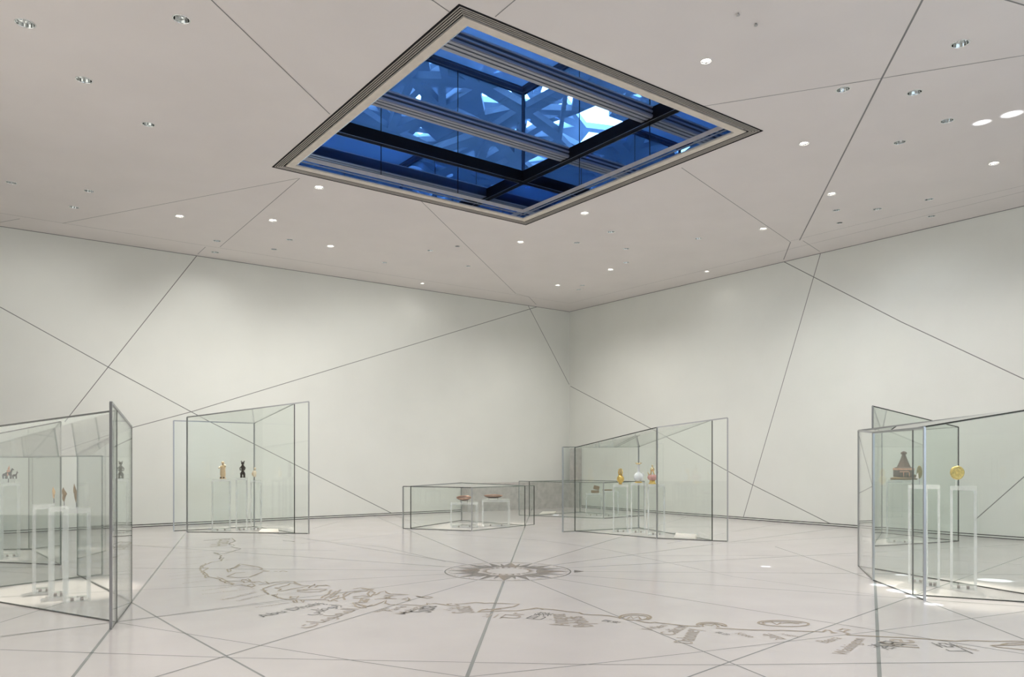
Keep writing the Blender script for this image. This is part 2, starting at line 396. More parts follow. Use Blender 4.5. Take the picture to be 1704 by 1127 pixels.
# coastline of the map, bronze ribbons let into the floor
COAST = [
 [(340,900),(385,896),(391,901),(380,906),(390,908)], [(384,910),(400,914),(372,922),(355,920)], [(357,921),(368,925),(365,931),(372,928),(367,934),(353,936),(341,940),(337,945),(346,946),(338,951),(345,957),(348,961)],
 [(343,938),(334,943),(333,950),(340,957),(343,962)], [(348,961),(362,963),(372,969),(388,974)], [(362,961),(378,968),(390,972)], [(375,967),(400,968),(402,965),(412,967),(425,970)],
 [(400,941),(392,945),(378,948),(380,953),(384,951),(383,947),(390,945),(399,939),(412,941),(430,944),(437,947),(432,948),(440,950),(448,951),(437,952),(425,957),(415,961),(395,962),(378,960),(392,954),(408,953)],
 [(455,951.5),(462,951.5)], [(466,952),(472,950.5),(478,952)],
 [(405,966),(412,964),(418,968),(408,970),(400,967)], [(412,975),(418,972),(426,975),(420,977)], [(420,970),(430,968),(436,971),(440,968),(446,972),(430,974)], [(400,974),(415,976),(420,978)],
 [(446,972),(458,969),(472,967.5),(488,968.5),(502,974),(513,975),(500,978),(484,981),(470,984),(463,984),(466,981),(458,979)], [(502,974),(493,972),(484,971),(480,974),(465,978),(456,979)],
 [(482,970),(462,973),(448,976),(438,980),(441,984),(447,988),(441,986),(447,990)], [(434,982),(444,984)], [(450,992),(462,989),(459,993),(452,990),(463,996)],
 [(514,979),(526,972),(523,975),(540,974),(551,976),(530,975),(524,978)], [(494,984),(510,981),(545,981),(530,985),(510,986),(494,985)], [(496,982),(512,983)],
 [(484,994),(495,993),(492,997),(484,996),(484,993)], [(463,995),(480,999),(500,998.5),(545,998.5),(548,1001),(556,999),(562,1001)], [(486,1000),(489,1003),(496,1003),(492,999)], [(500,1000),(504,1003),(506,1000)],
 [(535,996),(544,990),(552,982)], [(537,997),(548,992),(560,984)], [(550,996),(558,990),(564,984),(567,982)], [(556,994),(563,992),(560,997),(553,998)],
 [(550,1001),(558,996),(570,995),(571,990),(578,986),(600,984),(617,984)], [(572,999),(574,992),(585,987),(612,983)], [(587,980.5),(600,979),(617,981),(620,982),(612,988),(614,992)], [(588,994),(605,992),(617,993),(600,996)],
 [(586,996),(600,997),(597,1003),(585,1004),(593,1009),(601,1012),(611,1012),(603,1009),(592,1004)], [(597,1003),(607,1003),(612,998)], [(612,998),(604,1000),(608,1003)], [(602,1011),(614,1009),(620,1007)],
 [(600,979.5),(616,982),(624,987),(618,993),(612,990)], [(600,1000),(604,997),(613,997),(609,1003)], [(626,991),(632,986),(640,984),(648,989),(678,990),(655,991.5),(640,991)], [(622,998),(640,996),(650,993),(654,992)], [(645,996),(660,997)], [(640,993),(650,995),(641,997)],
 [(671,998),(676,995),(680,998),(678,1001),(672,999),(681,999)], [(694,993),(699,994.5),(712,993),(721,994.5),(712,996.5),(700,994.5),(693,992.5)],
 [(600,1007),(611,1010),(620,1008),(632,1004),(642,999.5),(641,1004),(648,1007),(680,1007),(700,1008),(712,1007),(709,1004),(716,1006),(724,1005),(736,1007),(748,1009),(744,1006),(752,1005)],
 [(748,1008),(758,1009),(764,1008),(757,1006),(776,1005),(792,1003),(800,1003.5),(806,1004.5),(820,1004),(840,1005),(864,1006),(855,1010),(840,1012.5),(834,1013),(822,1014.5),(803,1015),(795,1019),(806,1018.5),(817,1018),(822,1015),(834,1014)],
 [(797,1018.5),(800,1016),(812,1014)], [(817,1018),(838,1017),(860,1017),(880,1014),(893,1012),(903,1013.5),(918,1015),(944,1018),(962,1020),(968,1022),(1000,1024.5),(1014,1026),(1030,1028.5),(1034,1026),(1032,1029)],
 [(880,1015),(896,1013),(904,1015)],  [(1043,1030),(1050,1027),(1056,1031),(1062,1026),(1066,1031)], [(1058,1033),(1072,1036),(1084,1037),(1090,1036),(1095,1037),(1112,1039),(1140,1041.5),(1166,1043.5)],  [(1168,1043),(1172,1040),(1184,1042),(1190,1040),(1196,1044)], [(1190,1045.5),(1220,1047),(1250,1049),(1300,1050),(1330,1050.5),(1370,1052),(1374,1049),(1380,1049),(1385,1053),(1392,1054),(1382,1054)],
 [(1394,1049),(1402,1046.5),(1414,1048.5),(1408,1050),(1404,1052),(1396,1050),(1413,1055),(1407,1056)], [(1262,1037),(1263,1038)],
 [(1270,1036),(1284,1036),(1292,1040),(1300,1037)], [(1302,1038),(1316,1037),(1330,1039)], [(1407,1057),(1440,1058),(1466,1060.5),(1510,1062.5),(1560,1065.5),(1590,1067),(1640,1067.5),(1706,1068)],
 [(1706,1073),(1668,1074.5),(1650,1075),(1656,1077),(1706,1082.5)], [(1706,1070),(1680,1071.5),(1666,1073.5)], [(472,900),(490,902)]]
def arc(cx, cy, rx, ry, a0_, a1_, n=22, tilt=0.0):
    return [(cx+rx*math.cos(math.radians(a0_+(a1_-a0_)*k/n)), cy+ry*math.sin(math.radians(a0_+(a1_-a0_)*k/n))+tilt*math.cos(math.radians(a0_+(a1_-a0_)*k/n))) for k in range(n+1)]
COAST += [arc(1057, 1028, 26, 6, 160, 400), arc(1057, 1028.5, 21, 4.2, 180, 520), arc(1184, 1041, 24, 4.6, 165, 375, tilt=1), arc(1184, 1041.6, 19, 3.2, 180, 360, tilt=1), arc(1304, 1038, 42, 5, 0, 360, tilt=1.2), arc(1304, 1038.3, 35, 3.3, 150, 330, tilt=1)]
bm = NB(); R2 = random.Random(3)
for i, c in enumerate(COAST):
    pts = []
    for a, b in zip(c, c[1:]):
        A, B = F(*a), F(*b); L = (B-A).length; n = max(1, int(L/.09))
        for k in range(n):
            q = A.lerp(B, k/n); j = min(.016, L*.12) if len(c) < 20 else 0 if (k or len(pts)) else 0
            pts.append(q+Vector((R2.uniform(-j, j), R2.uniform(-j, j), 0)))
    pts.append(F(*c[-1])); strip(bm, pts, .026, (0, 0, 1), .0026+.00002*(i % 9))
obj('map_coastline', bm, 'bronze_inlay', floor)

# lettering let into the floor
def word(txt, p0, p1, m='dark_inlay', bold=0.0, squash=1.0):
    cu = bpy.data.curves.new('lettering', 'FONT'); cu.body = txt; cu.size = 1; cu.offset = bold; cu.resolution_u = 3
    tmp = bpy.data.objects.new('tmp', cu); C.objects.link(tmp)
    dg = bpy.context.evaluated_depsgraph_get(); me = bpy.data.meshes.new_from_object(tmp.evaluated_get(dg))
    bpy.data.objects.remove(tmp)
    if not me.vertices: return
    xs = [v.co.x for v in me.vertices]; w = max(xs)-min(xs); x0 = min(xs)
    A, B = F(*p0), F(*p1); L = (B-A).length; s = L/max(w, .01)
    for v in me.vertices: v.co = Vector(((v.co.x-x0)*s, v.co.y*s*squash, .0024))
    me.materials.clear(); me.materials.append(M[m])
    o = bpy.data.objects.new('lettering', me); C.objects.link(o); o.parent = floor
    o.location = A; o.rotation_euler = (0, 0, math.atan2(B.y-A.y, B.x-A.x))
word('Abu Dhabi', (438,1028), (540,1005), bold=.01)
for t, a, b, m, q in [
    ('\uFEF2\uFE92\uFEC7\uFEEE\uFE91\uFE83', (516,1024), (570,1008), 'dark_inlay', 1.2),
    ('\u062A\uFE8E\uFEE3\uFEEE\uFEE0\uFECC\uFEE4\uFEDF\u0627', (513,1046), (598,1014), 'bronze_text', 1.1),
    ('Rome', (632,1019), (648,1012), 'bronze_text', 1), ('Paris', (652,1018), (678,1010), 'bronze_text', 1), ('Malaga', (674,1023), (706,1010), 'bronze_text', 1),
    ('Susa', (716,1020), (728,1009), 'dark_inlay', 1.6), ('\u4E0A\u6D77', (745,1017), (762,1012), 'bronze_text', 1), ('Susa', (790,1020), (782,1009), 'bronze_text', 1.6),
    ('\u5170', (832,1030), (842,1023), 'bronze_text', 1), ('Ur', (862,1030), (876,1021), 'bronze_text', 1), ('\u5DF4\u9ECE', (898,1032), (922,1021), 'dark_inlay', 1),
    ('Antigua', (948,1042), (940,1022), 'bronze_text', 1.5), ('Byblos', (988,1043), (968,1026), 'bronze_text', 1.5), ('\u897F\u5B89', (1000,1034), (1028,1038), 'dark_inlay', 1),
    ('Wien', (1082,1050), (1112,1042), 'bronze_text', 1.1), ('Calicut', (1120,1058), (1146,1043), 'bronze_text', 1.3), ('Dahomey', (1152,1072), (1166,1048), 'bronze_text', 1.5),
    ('\u9577\u6C99', (1188,1053), (1210,1058), 'dark_inlay', 1), ('Kioto', (1222,1055), (1248,1062), 'bronze_text', 1.5), ('\u0928\u0917\u0930', (1262,1056), (1292,1066), 'bronze_text', 1.1), ('Lagos', (1300,1056), (1328,1061), 'bronze_text', 1),
    ('Basra', (1376,1071), (1402,1063), 'bronze_text', 1.2), ('Washington', (1408,1091), (1440,1064), 'bronze_text', 1.1),
    ('\u6D1B\u9633', (1476,1082), (1506,1073), 'dark_inlay', 1.3), ('Ife', (1530,1079), (1519,1066), 'bronze_text', 1.3), ('\u4E9E\u4E01', (1550,1070), (1590,1088), 'dark_inlay', 1), ('Xanadu', (1584,1074), (1626,1084), 'bronze_text', 1),
    ('Hatra', (377,909), (383,897), 'bronze_text', .7),
    ('Mari', (376,933), (384,932.6), 'bronze_text', 1), ('Muscat', (407,933), (417,932.2), 'bronze_text', 1)]:
    word(t, a, b, m, 0 if ord(t[0]) > 0x2000 else .006, q)
for k, (t, a, b) in enumerate([('Olympia Samarkand Mogadishu', (280,955), (330,950)), ('Alexandria Damascus Venezia', (282,960), (334,955)), ('Constantinople Isfahan', (286,965), (338,960)), ('Mohenjo Daro', (306,972), (350,966)),
    ('Teotihuacan Pataliputra', (338,984), (405,974)), ('Persepolis Zanzibar Carthage', (338,990), (425,980)), ('Kathmandu Benin', (374,999), (430,986)), ('Santiago Cordoba', (398,1001), (444,990)), ('Mesopotamia', (428,1012), (482,1004)),
    ('Uruk Babylon Sana', (298,930), (340,927)), ('Kyoto Angkor', (300,921), (345,918)), ('Ravenna Cuzco', (302,941), (332,938))]):
    word(t, a, b, 'bronze_text', 0, 1.2)

# ---------------------------------------------------------------- skylight
def skylight():
    z = HC
    bm = NB(); ring_rect(bm, K0, K1, K2, K3, 0, .165, z+.02, z+.05); root = S(obj('window_1', bm, 'gap'))
    for k in range(4):
        i = .021+.031*k; w = .011
        bm = NB(); ring_rect(bm, K0, K1, K2, K3, i, i+w, z-.004, z+.003); obj('grille_bar', bm, 'grille_bar', root)
    bm = NB(); ring_rect(bm, K0, K1, K2, K3, -.012, .004, z-.006, z+.05); obj('grille_frame', bm, 'black', root)
    bm = NB(); ring_rect(bm, K0, K1, K2, K3, .165, .29, z-.006, z+.012); obj('trim_panel', bm, 'beige', root)
    i = .29
    bm = NB(); ring_rect(bm, K0, K1, K2, K3, i, i+.03, z+.012, z+.06); obj('reveal_band', bm, 'blue_mirror', root)
    bm = NB(); ring_rect(bm, K0, K1, K2, K3, i-.03, i+.02, z+.06, z+.085); obj('reveal_band', bm, 'grey_metal', root)
    bm = NB(); ring_rect(bm, K0, K1, K2, K3, i, i+.03, z+.085, z+.11); obj('reveal_band', bm, 'blue_mirror', root)
    bm = NB(); ring_rect(bm, K0, K1, K2, K3, i-.03, i+.035, z+.11, z+.18); obj('reveal_band', bm, 'beige', root)
    x0, y0, x1, y1 = K0+i, K1+i, K2-i, K3-i
    # mirrored curb panels
    for a, b in (((x0,y0),(x1,y0)), ((x1,y0),(x1,y1)), ((x1,y1),(x0,y1)), ((x0,y1),(x0,y0))):
        A, B = Vector((*a, 0)), Vector((*b, 0)); d = (B-A).normalized(); nrm = Vector((-d.y, d.x, 0))
        bm = NB(); o = -nrm*.02
        hexa(bm, [A+Vector((0,0,z+.18)), B+Vector((0,0,z+.18)), B+o+Vector((0,0,z+.18)), A+o+Vector((0,0,z+.18))], [A+Vector((0,0,z+.78)), B+Vector((0,0,z+.78)), B+o+Vector((0,0,z+.78)), A+o+Vector((0,0,z+.78))])
        cp = obj('curb_panel', bm, 'blue_mirror', root)
        for f in (.33, .67):
            bm = NB(); bar(bm, A.lerp(B, f)+nrm*.003+Vector((0,0,z+.18)), A.lerp(B, f)+nrm*.003+Vector((0,0,z+.78)), .012, .006, nrm); obj('seam', bm, 'black', cp)
    bm = NB(); ring_rect(bm, x0, y0, x1, y1, -.1, .06, z+.75, z+.97); obj('black_frame', bm, 'black', root)
    bm = NB(); ring_rect(bm, x0, y0, x1, y1, .06, .066, z+.745, z+.752); obj('frame_edge', bm, 'steel', root)
    zt = z+2.6
    for a, b in (((x0,y0),(x1,y0)), ((x1,y0),(x1,y1)), ((x1,y1),(x0,y1)), ((x0,y1),(x0,y0))):
        A, B = Vector((*a, 0)), Vector((*b, 0)); d = (B-A).normalized(); nrm = Vector((-d.y, d.x, 0)); o = -nrm*.03
        bm = NB(); u0, u1 = Vector((0,0,z+.97)), Vector((0,0,zt))
        hexa(bm, [A+u0, B+u0, B+o+u0, A+o+u0], [A+u1, B+u1, B+o+u1, A+o+u1])
        gp = obj('lantern_pane', bm, 'blue_glass', root)
        for f in (.33, .67):
            bm = NB(); bar(bm, A.lerp(B, f)+u0, A.lerp(B, f)+u1, .014, .01, nrm); obj('seam', bm, 'black', gp)
    for p in ((x0,y0),(x1,y0),(x1,y1),(x0,y1)):
        bm = NB(); bar(bm, (*p, z+.97), (*p, zt), .05); obj('corner_post', bm, 'beam_dark', root)
    bm = NB(); ring_rect(bm, x0, y0, x1, y1, -.06, .05, zt, zt+.1); obj('roof_frame', bm, 'beam_dark', root)
    bm = NB(); ring_rect(bm, x0, y0, x1, y1, .12, .15, zt+.02, zt+.06); obj('roof_rail', bm, 'beam_dark', root)
    bm = NB(); box(bm, x0, y0, zt+.1, x1, y1, zt+.13); rp = obj('roof_pane', bm, 'roof_glass', root)
    for f in (.34, .67):
        yy = y0+(y1-y0)*f
        bm = NB(); box(bm, x0, yy-.04, zt-.02, x1, yy+.04, zt+.1); obj('roof_rafter', bm, 'beam_dark', root)
    # two silver beams crossing the well
    zb = z+.80
    for px in ((1090, 200), (950, 264)):
        q = CE(*px, dz=.85)
        yb = q.y
        bm = NB()
        for dy0, dy1, h0, h1 in ((-.15, -.13, .0, .035), (-.15, -.13, .075, .105), (-.15, -.13, .155, .175), (-.135, -.085, -.012, .0), (-.05, .01, -.012, .0), (.045, .12, -.012, .0), (-.12, .12, .18, .20)):
            box(bm, x0, yb+dy0, zb+h0, x1, yb+dy1, zb+h1)
        b1 = obj('cross_beam', bm, 'beam_light', root)
        bm = NB(); box(bm, x0, yb-.13, zb+.0, x1, yb+.12, zb+.18)
        obj('beam_core', bm, 'beam_dark', b1)
    return root
sky = skylight()

# unseen flat roof, added to block sky light from below, and the pierced metal dome standing above it
zr = HC+.7
bm = NB(); ring_rect(bm, K0-45, K1-45, K2+45, K3+45, 0, 45.2, zr-.1, zr); S(obj('roof', bm, 'roof_white'), 'unseen pale flat roof around the blue glass skylight, added to block sky light')
def dome_layer(cell, barw, keep, rot, dz, rmax, seed, name, parent):
    rr = random.Random(seed); bm = NB(); n = int(rmax/cell)+1; V = {}
    def zz(x, y): return HC+dz+9.5-(x*x+y*y)/(50*50)*9.5
    j = {}
    for i in range(-n, n+1):
        for k in range(-n, n+1):
            x, y = i*cell+rr.uniform(-.22, .22)*cell, k*cell+rr.uniform(-.22, .22)*cell
            j[i, k] = (x, y)
    faces = []
    for i in range(-n, n):
        for k in range(-n, n):
            c = [j[i, k], j[i+1, k], j[i+1, k+1], j[i, k+1]]
            m = (sum(p[0] for p in c)/4+rr.uniform(-.15, .15)*cell, sum(p[1] for p in c)/4+rr.uniform(-.15, .15)*cell)
            if math.hypot(*m) > rmax: continue
            kind = rr.random()
            if kind < .45: faces += [(c[q], c[(q+1) % 4], m) for q in range(4)]
            elif kind < .75: faces += [(c[0], c[1], c[2]), (c[0], c[2], c[3])]
            else: faces.append(tuple(c))
    cr, sr = math.cos(rot), math.sin(rot)
    def P(p):
        x, y = p[0]*cr-p[1]*sr, p[0]*sr+p[1]*cr
        return Vector((SA+x, SB+y, zz(x, y)))
    gaps = []
    for px, py, gr in ((990, 204, 1.65), (850, 152, .5), (702, 108, .45), (742, 135, .5), (775, 240, .6), (1050, 220, .7)):
        q = ray(px, py); t = (HC+dz+6-EYE)/q.z
        for _ in range(12): t = (zz((q.x*t-SA), (q.y*t-SB))-EYE)/q.z
        gaps.append((q.x*t, q.y*t, gr))
    for f in faces:
        n_ = len(f); c = (sum(p[0] for p in f)/n_, sum(p[1] for p in f)/n_)
        w_ = P(c)
        if any(math.hypot(w_.x-gx, w_.y-gy) < gr for gx, gy, gr in gaps): continue
        o = [bm.verts.new(P(p)) for p in f]
        if rr.random() < keep:
            # inset by the bar width along each corner's bisector
            ins = []
            r_in = min(math.hypot(p[0]-c[0], p[1]-c[1]) for p in f)
            s = 1-min(.92, barw/(r_in*.55))
            for p in f: ins.append(bm.verts.new(P((c[0]+(p[0]-c[0])*s, c[1]+(p[1]-c[1])*s))))
            for q in range(n_): bm.faces.new((o[q], o[(q+1) % n_], ins[(q+1) % n_], ins[q]))
        else: bm.faces.new(o)
    o = obj(name, bm, 'dome_steel', parent)
    md = o.modifiers.new('thick', 'SOLIDIFY'); md.thickness = .28; md.offset = 0
    return o
dome = thing('dome_canopy', 'pierced metal lattice dome seen through the blue skylight glass', 'dome', (0, 0, 0))
dome_layer(2.4, .17, .92, .3, 0.0, 40, 1, 'lattice_layer', dome)
dome_layer(2.0, .17, .86, .9, 1.6, 40, 2, 'lattice_layer', dome)
dome_layer(2.9, .20, .72, 1.3, 3.2, 50, 5, 'lattice_layer', dome)

# ---------------------------------------------------------------- low grey stone wall at the far corner
sw = thing('stone_screen', 'low mottled grey stone screen wall in the far corner of the room', 'stone wall', (0, 0, 0))
a_, b_ = WL(768, 850), WL(936, 850); hz = EYE+ray(850, 804).z*(YL-.5)/ray(850, 804).y
bm = NB(); box(bm, a_.x, YL-.35, 0, XR-.012, YL-.011, hz)
for e in list(bm.edges): pass
obj('low_block', bm, 'stone_grey', sw)
pL = ray(937, 800); pt = (YL-.3)/pL.y
bm = NB(); box(bm, XR-.30, YL-.62, 0, XR-.012, YL-.351, EYE+ray(940, 746).z*pt); obj('corner_pier', bm, 'stone_grey', sw)

# ---------------------------------------------------------------- glass display cases
def up(p, z): return Vector((p.x, p.y, z))
def case(name, label, panes, lid, origin, group='glass display cases'):
    """panes: ((x,y,ytop,edge),(x,y,ytop,edge),top edge)"""
    o0 = F(*origin); t = thing(name, label, 'display case', o0, 0, group)
    for (x0, y0, t0, e0), (x1, y1, t1, e1), et in panes:
        A, B = F(x0, y0), F(x1, y1); za, zb = zat(A, t0), zat(B, t1)
        A -= o0; B -= o0; d = (B-A).normalized(); s = Vector((-d.y, d.x, 0))*.006
        bm = NB(); hexa(bm, [A-s, B-s, B+s, A+s], [up(A-s, za), up(B-s, zb), up(B+s, zb), up(A+s, za)])
        g = obj('glass_pane', bm, 'glass', t)
        W_ = {'s': (.024, 'steel'), 'd': (.016, 'dark_edge'), 'g': (.016, 'green_edge'), 'n': None}
        if W_[e0]: bm = NB(); bar(bm, A, up(A, za), W_[e0][0], None, s.normalized()); obj('edge_strip', bm, W_[e0][1], g)
        if W_[e1]: bm = NB(); bar(bm, B, up(B, zb), W_[e1][0], None, s.normalized()); obj('edge_strip', bm, W_[e1][1], g)
        if W_[et]: bm = NB(); bar(bm, up(A, za), up(B, zb), W_[et][0]); obj('top_strip', bm, W_[et][1], g)
        bm = NB(); z4 = Vector((0, 0, .006)); bar(bm, A+z4, B+z4, .016, .012); obj('bottom_strip', bm, 'green_edge' if et == 'g' else 'dark_edge', g)
    if lid:
        bm = NB(); top = []; bot = []
        for x, y, yt in lid:
            P = F(x, y); z = zat(P, yt); P -= o0; top.append(bm.verts.new(up(P, z-.002))); bot.append(bm.verts.new(up(P, z-.014)))
        bm.faces.new(top); bm.faces.new(bot)
        for k in range(len(top)): bm.faces.new((top[k], top[(k+1) % len(top)], bot[(k+1) % len(top)], bot[k]))
        obj('glass_lid', bm, 'glass', t)
    return t
# extended point along an image base line
def ext(p, q, f): return tuple(a+(b-a)*f for a, b in zip(p, q))
D1 = Vector((0, 0, 0))
case('glass_display_case', 'large clear glass case nearest the left edge, holding three small blades', [
    ((-95,987,722,'g'), (193,1036,683.5,'d'), 'd'), ((184.5,1048,670,'s'), (218.5,1002,711,'d'), 's'),
    ((218.5,1002,711,'n'), (129,957.5,757,'g'), 's'), ((170,956.5,759,'g'), (-95,989,761,'n'), 'g')],
    [(-95,987,722), (193,1036,683.5), (217,1001.5,711), (150,963,757), (-95,989,761)], (184.5,1048))
case('glass_display_case', 'glass case behind the nearest left one, holding small riders, cut by the left edge', [
    ((-60,934,733,'g'), (101,940.5,702,'g'), 'd'), ((101,940.5,702,'n'), (48,912.5,761,'g'), 'g'), ((54,914.5,761,'g'), (-60,915.5,762,'g'), 'g')],
    [(-60,934,733), (101,940.5,702), (51,914,761), (-60,915.5,762)], (101,940.5))
case('glass_display_case', 'tall glass case against the left wall, holding three carved figures', [
    ((311.4,886,694.5,'s'), (513.8,888.5,668.6,'s'), 's'), ((289,884.2,700.3,'s'), (423,877,704.5,'g'), 's'), ((423,877,704.5,'s'), (490,887.6,672,'d'), 'g')],
    [(311.4,885.8,694.5), (490,887.4,672), (423,877.2,704.5)], (311.4,886))
case('glass_display_case', 'low glass case in the middle with two copper dishes', [
    ((670.8,880,809.7,'s'), (785.2,884,811.6,'s'), 'd'), ((785.2,884,811.6,'n'), (888.8,873.4,808.5,'d'), 'g'),
    ((873.4,875,808.6,'d'), (767.7,866.5,803.8,'n'), 'g'), ((767.7,866.5,803.8,'s'), (683.6,879.4,809.6,'d'), 's')],
    [(683.6,880,809.6), (785.2,884,811.6), (873.4,875,808.6), (767.7,866.5,803.8)], (785.2,884), 'glass display cases')
case('glass_display_case', 'tall glass case right of centre, holding a gold, a white and a pink vase', [
    ((956.7,884.4,745,'d'), (1093.3,896.3,711.5,'s'), 'd'), ((1093.3,896.3,711.5,'n'), (1210.8,901.5,695.6,'s'), 's'),
    ((1185,899.8,699,'d'), (1062.6,879,743.8,'s'), 'g'), ((1062.6,879,743.8,'n'), (936.4,885.6,744.3,'s'), 'g')],
    [(956.7,884.4,745), (1093.3,896.3,711.5), (1184.5,899.8,699), (1062.6,879,743.8)], (1093.3,896.3))
case('glass_display_case', 'low glass case in the far corner with small clay blocks', [
    ((863.9,857.9,801,'s'), (1004.4,863.2,803.4,'s'), 'g'), ((1004.4,863.2,803.4,'n'), (1072,858.3,801,'d'), 'd'),
    ((1058,859.5,801.5,'n'), (965,852.8,799.5,'g'), 'g'), ((965,852.8,799.5,'n'), (880.8,858.6,801.3,'d'), 'g')],
    [(880.8,858.6,801.2), (1004.4,863.2,803.4), (1060,859,801.5), (965,852.8,799.5)], (1004.4,863.2))
case('glass_display_case', 'large clear glass case nearest the right edge, holding a gold disc', [
    ((1429,943,717,'s'), (1835,1011,666,'n'), 's'), ((1453.5,966.5,720,'s'), (1538.5,999.5,712,'s'), 's'),
    ((1519,991,713.5,'d'), (1835,1011,662,'n'), 'd'), ((1429,943,717,'n'), (1453.5,966.5,720,'n'), 's')],
    [(1430,944,717), (1454.5,966.5,720), (1519,991,713.5), (1830,1010,663)], (1538.5,999.5))
case('glass_display_case', 'pointed glass case behind the right one, holding the brown tower', [
    ((1452,909.5,676,'s'), (1594.8,901.3,711,'d'), 'd'), ((1467,887,720,'s'), (1594.8,900.8,711,'n'), 'd'), ((1452,909.5,676,'n'), (1467,887,720,'n'), 's')],
    [(1452,909.5,676), (1594.8,901.2,711), (1467,887,720)], (1452,909.5))

# ---------------------------------------------------------------- acrylic plinths
CAMR = -TH
def plinth(label, px, w, d, ytop, rz=0.0, group='acrylic plinths'):
    p = F(*px); H = zat(p, ytop); rz = -math.atan2(p.x, p.y)+(rz-CAMR)*.3+.03
    t = thing('acrylic_plinth', label, 'plinth', p, rz, group)
    x, y = w/2, d/2; e = .03 if w < .5 else .035; s = .055
    bm = NB(); box(bm, -x, -y, H-s, x, y, H); bmesh.ops.bevel(bm, geom=list(bm.edges), offset=.004, segments=2, affect='EDGES'); obj('top_slab', bm, 'acrylic_edge', t)
    for i, j in ((-1,-1),(1,-1),(1,1),(-1,1)):
        bm = NB(); box(bm, i*x-(e if i > 0 else 0), j*y-(e if j > 0 else 0), .002, i*x+(e if i < 0 else 0), j*y+(e if j < 0 else 0), H-s)
        obj('corner_post', bm, 'acrylic_edge', t)
    bm = NB(); box(bm, -x+e, -y+e, .002, x-e, y-e, .05); b = obj('base_block', bm, 'acrylic_edge', t)
    for k in (-1, 1):
        bm = NB(); lathe(bm, [(0, .051), (.018, .051), (.018, .014), (0, .014)], 12, cx=k*(x-e)*.45, cy=-y+e+.02); obj('fixing_disc', bm, 'magnet', b, True)
    for k in (-1, 1):
        bm = NB(); box(bm, -x+e, k*(y-.006)-.004, .05, x-e, k*(y-.006)+.004, H-s); obj('clear_panel', bm, 'acrylic', t)
    return t, p, H
def top(pl): return up(pl[1], pl[2])
P = {}
P['gold_blade'] = plinth('clear acrylic plinth under the pale gold blade at left', (72,986), .22, .20, 839, CAMR+.15)
P['mid_blade'] = plinth('clear acrylic plinth under the middle brown blade at left', (97,993), .20, .20, 843, CAMR+.1)
P['right_blade'] = plinth('clear acrylic plinth under the right brown blade at left', (127.5,1001), .27, .2, 845.5, CAMR+.12)
P['riders'] = plinth('clear acrylic plinth under the small horse and rider figures', (17,927), .26, .26, 803.5, CAMR+.2)
P['rider2'] = plinth('clear acrylic plinth at the left edge beside the rider plinth', (-9,931), .2, .22, 806, CAMR+.2)
P['ivory'] = plinth('clear acrylic plinth under the tall ivory figure', (368,883.5), .40, .3, 797, CAMR)
P['dark'] = plinth('clear acrylic plinth under the dark twisted figure', (402,882.8), .25, .26, 795, CAMR)
P['small'] = plinth('clear acrylic plinth under the smallest ivory figure', (426,881.8), .24, .24, 799, CAMR)
P['bowl'] = plinth('wide low acrylic stand under the tilted copper bowl', (772,877.5), .64, .45, 835.5, CAMR+.05, 'low acrylic stands')
P['dish'] = plinth('wide low acrylic stand under the flat dark dish', (825,875.5), .66, .45, 831, CAMR+.05, 'low acrylic stands')
P['goldvase'] = plinth('clear acrylic plinth under the gold gourd vase', (1032.5,885.5), .33, .3, 806, CAMR)
P['whitevase'] = plinth('clear acrylic plinth under the white necked vase', (1062,886.8), .32, .3, 803.5, CAMR)
P['pinkvase'] = plinth('clear acrylic plinth under the pink and gold vase', (1092,890.5), .36, .3, 805.5, CAMR)
P['blocks'] = plinth('low acrylic stand under the two clay blocks', (988,858.6), .45, .26, 820.5, CAMR, 'low acrylic stands')
P['flat'] = plinth('low acrylic stand under the flat clay slab', (1017.5,859.4), .40, .24, 816.5, CAMR, 'low acrylic stands')
P['tower'] = plinth('clear acrylic plinth under the brown tower', (1497,903), .46, .3, 798.5, CAMR-.1)
P['olive'] = plinth('clear acrylic plinth under the dark olive disc', (1527,970), .22, .22, 806.5, CAMR-.15)
P['empty'] = plinth('clear acrylic plinth between the olive disc and gold disc plinths', (1552,976), .165, .17, 806.5, CAMR-.1)
P['disc'] = plinth('clear acrylic plinth under the gold disc', (1603,980), .285, .26, 808.5, CAMR-.05)

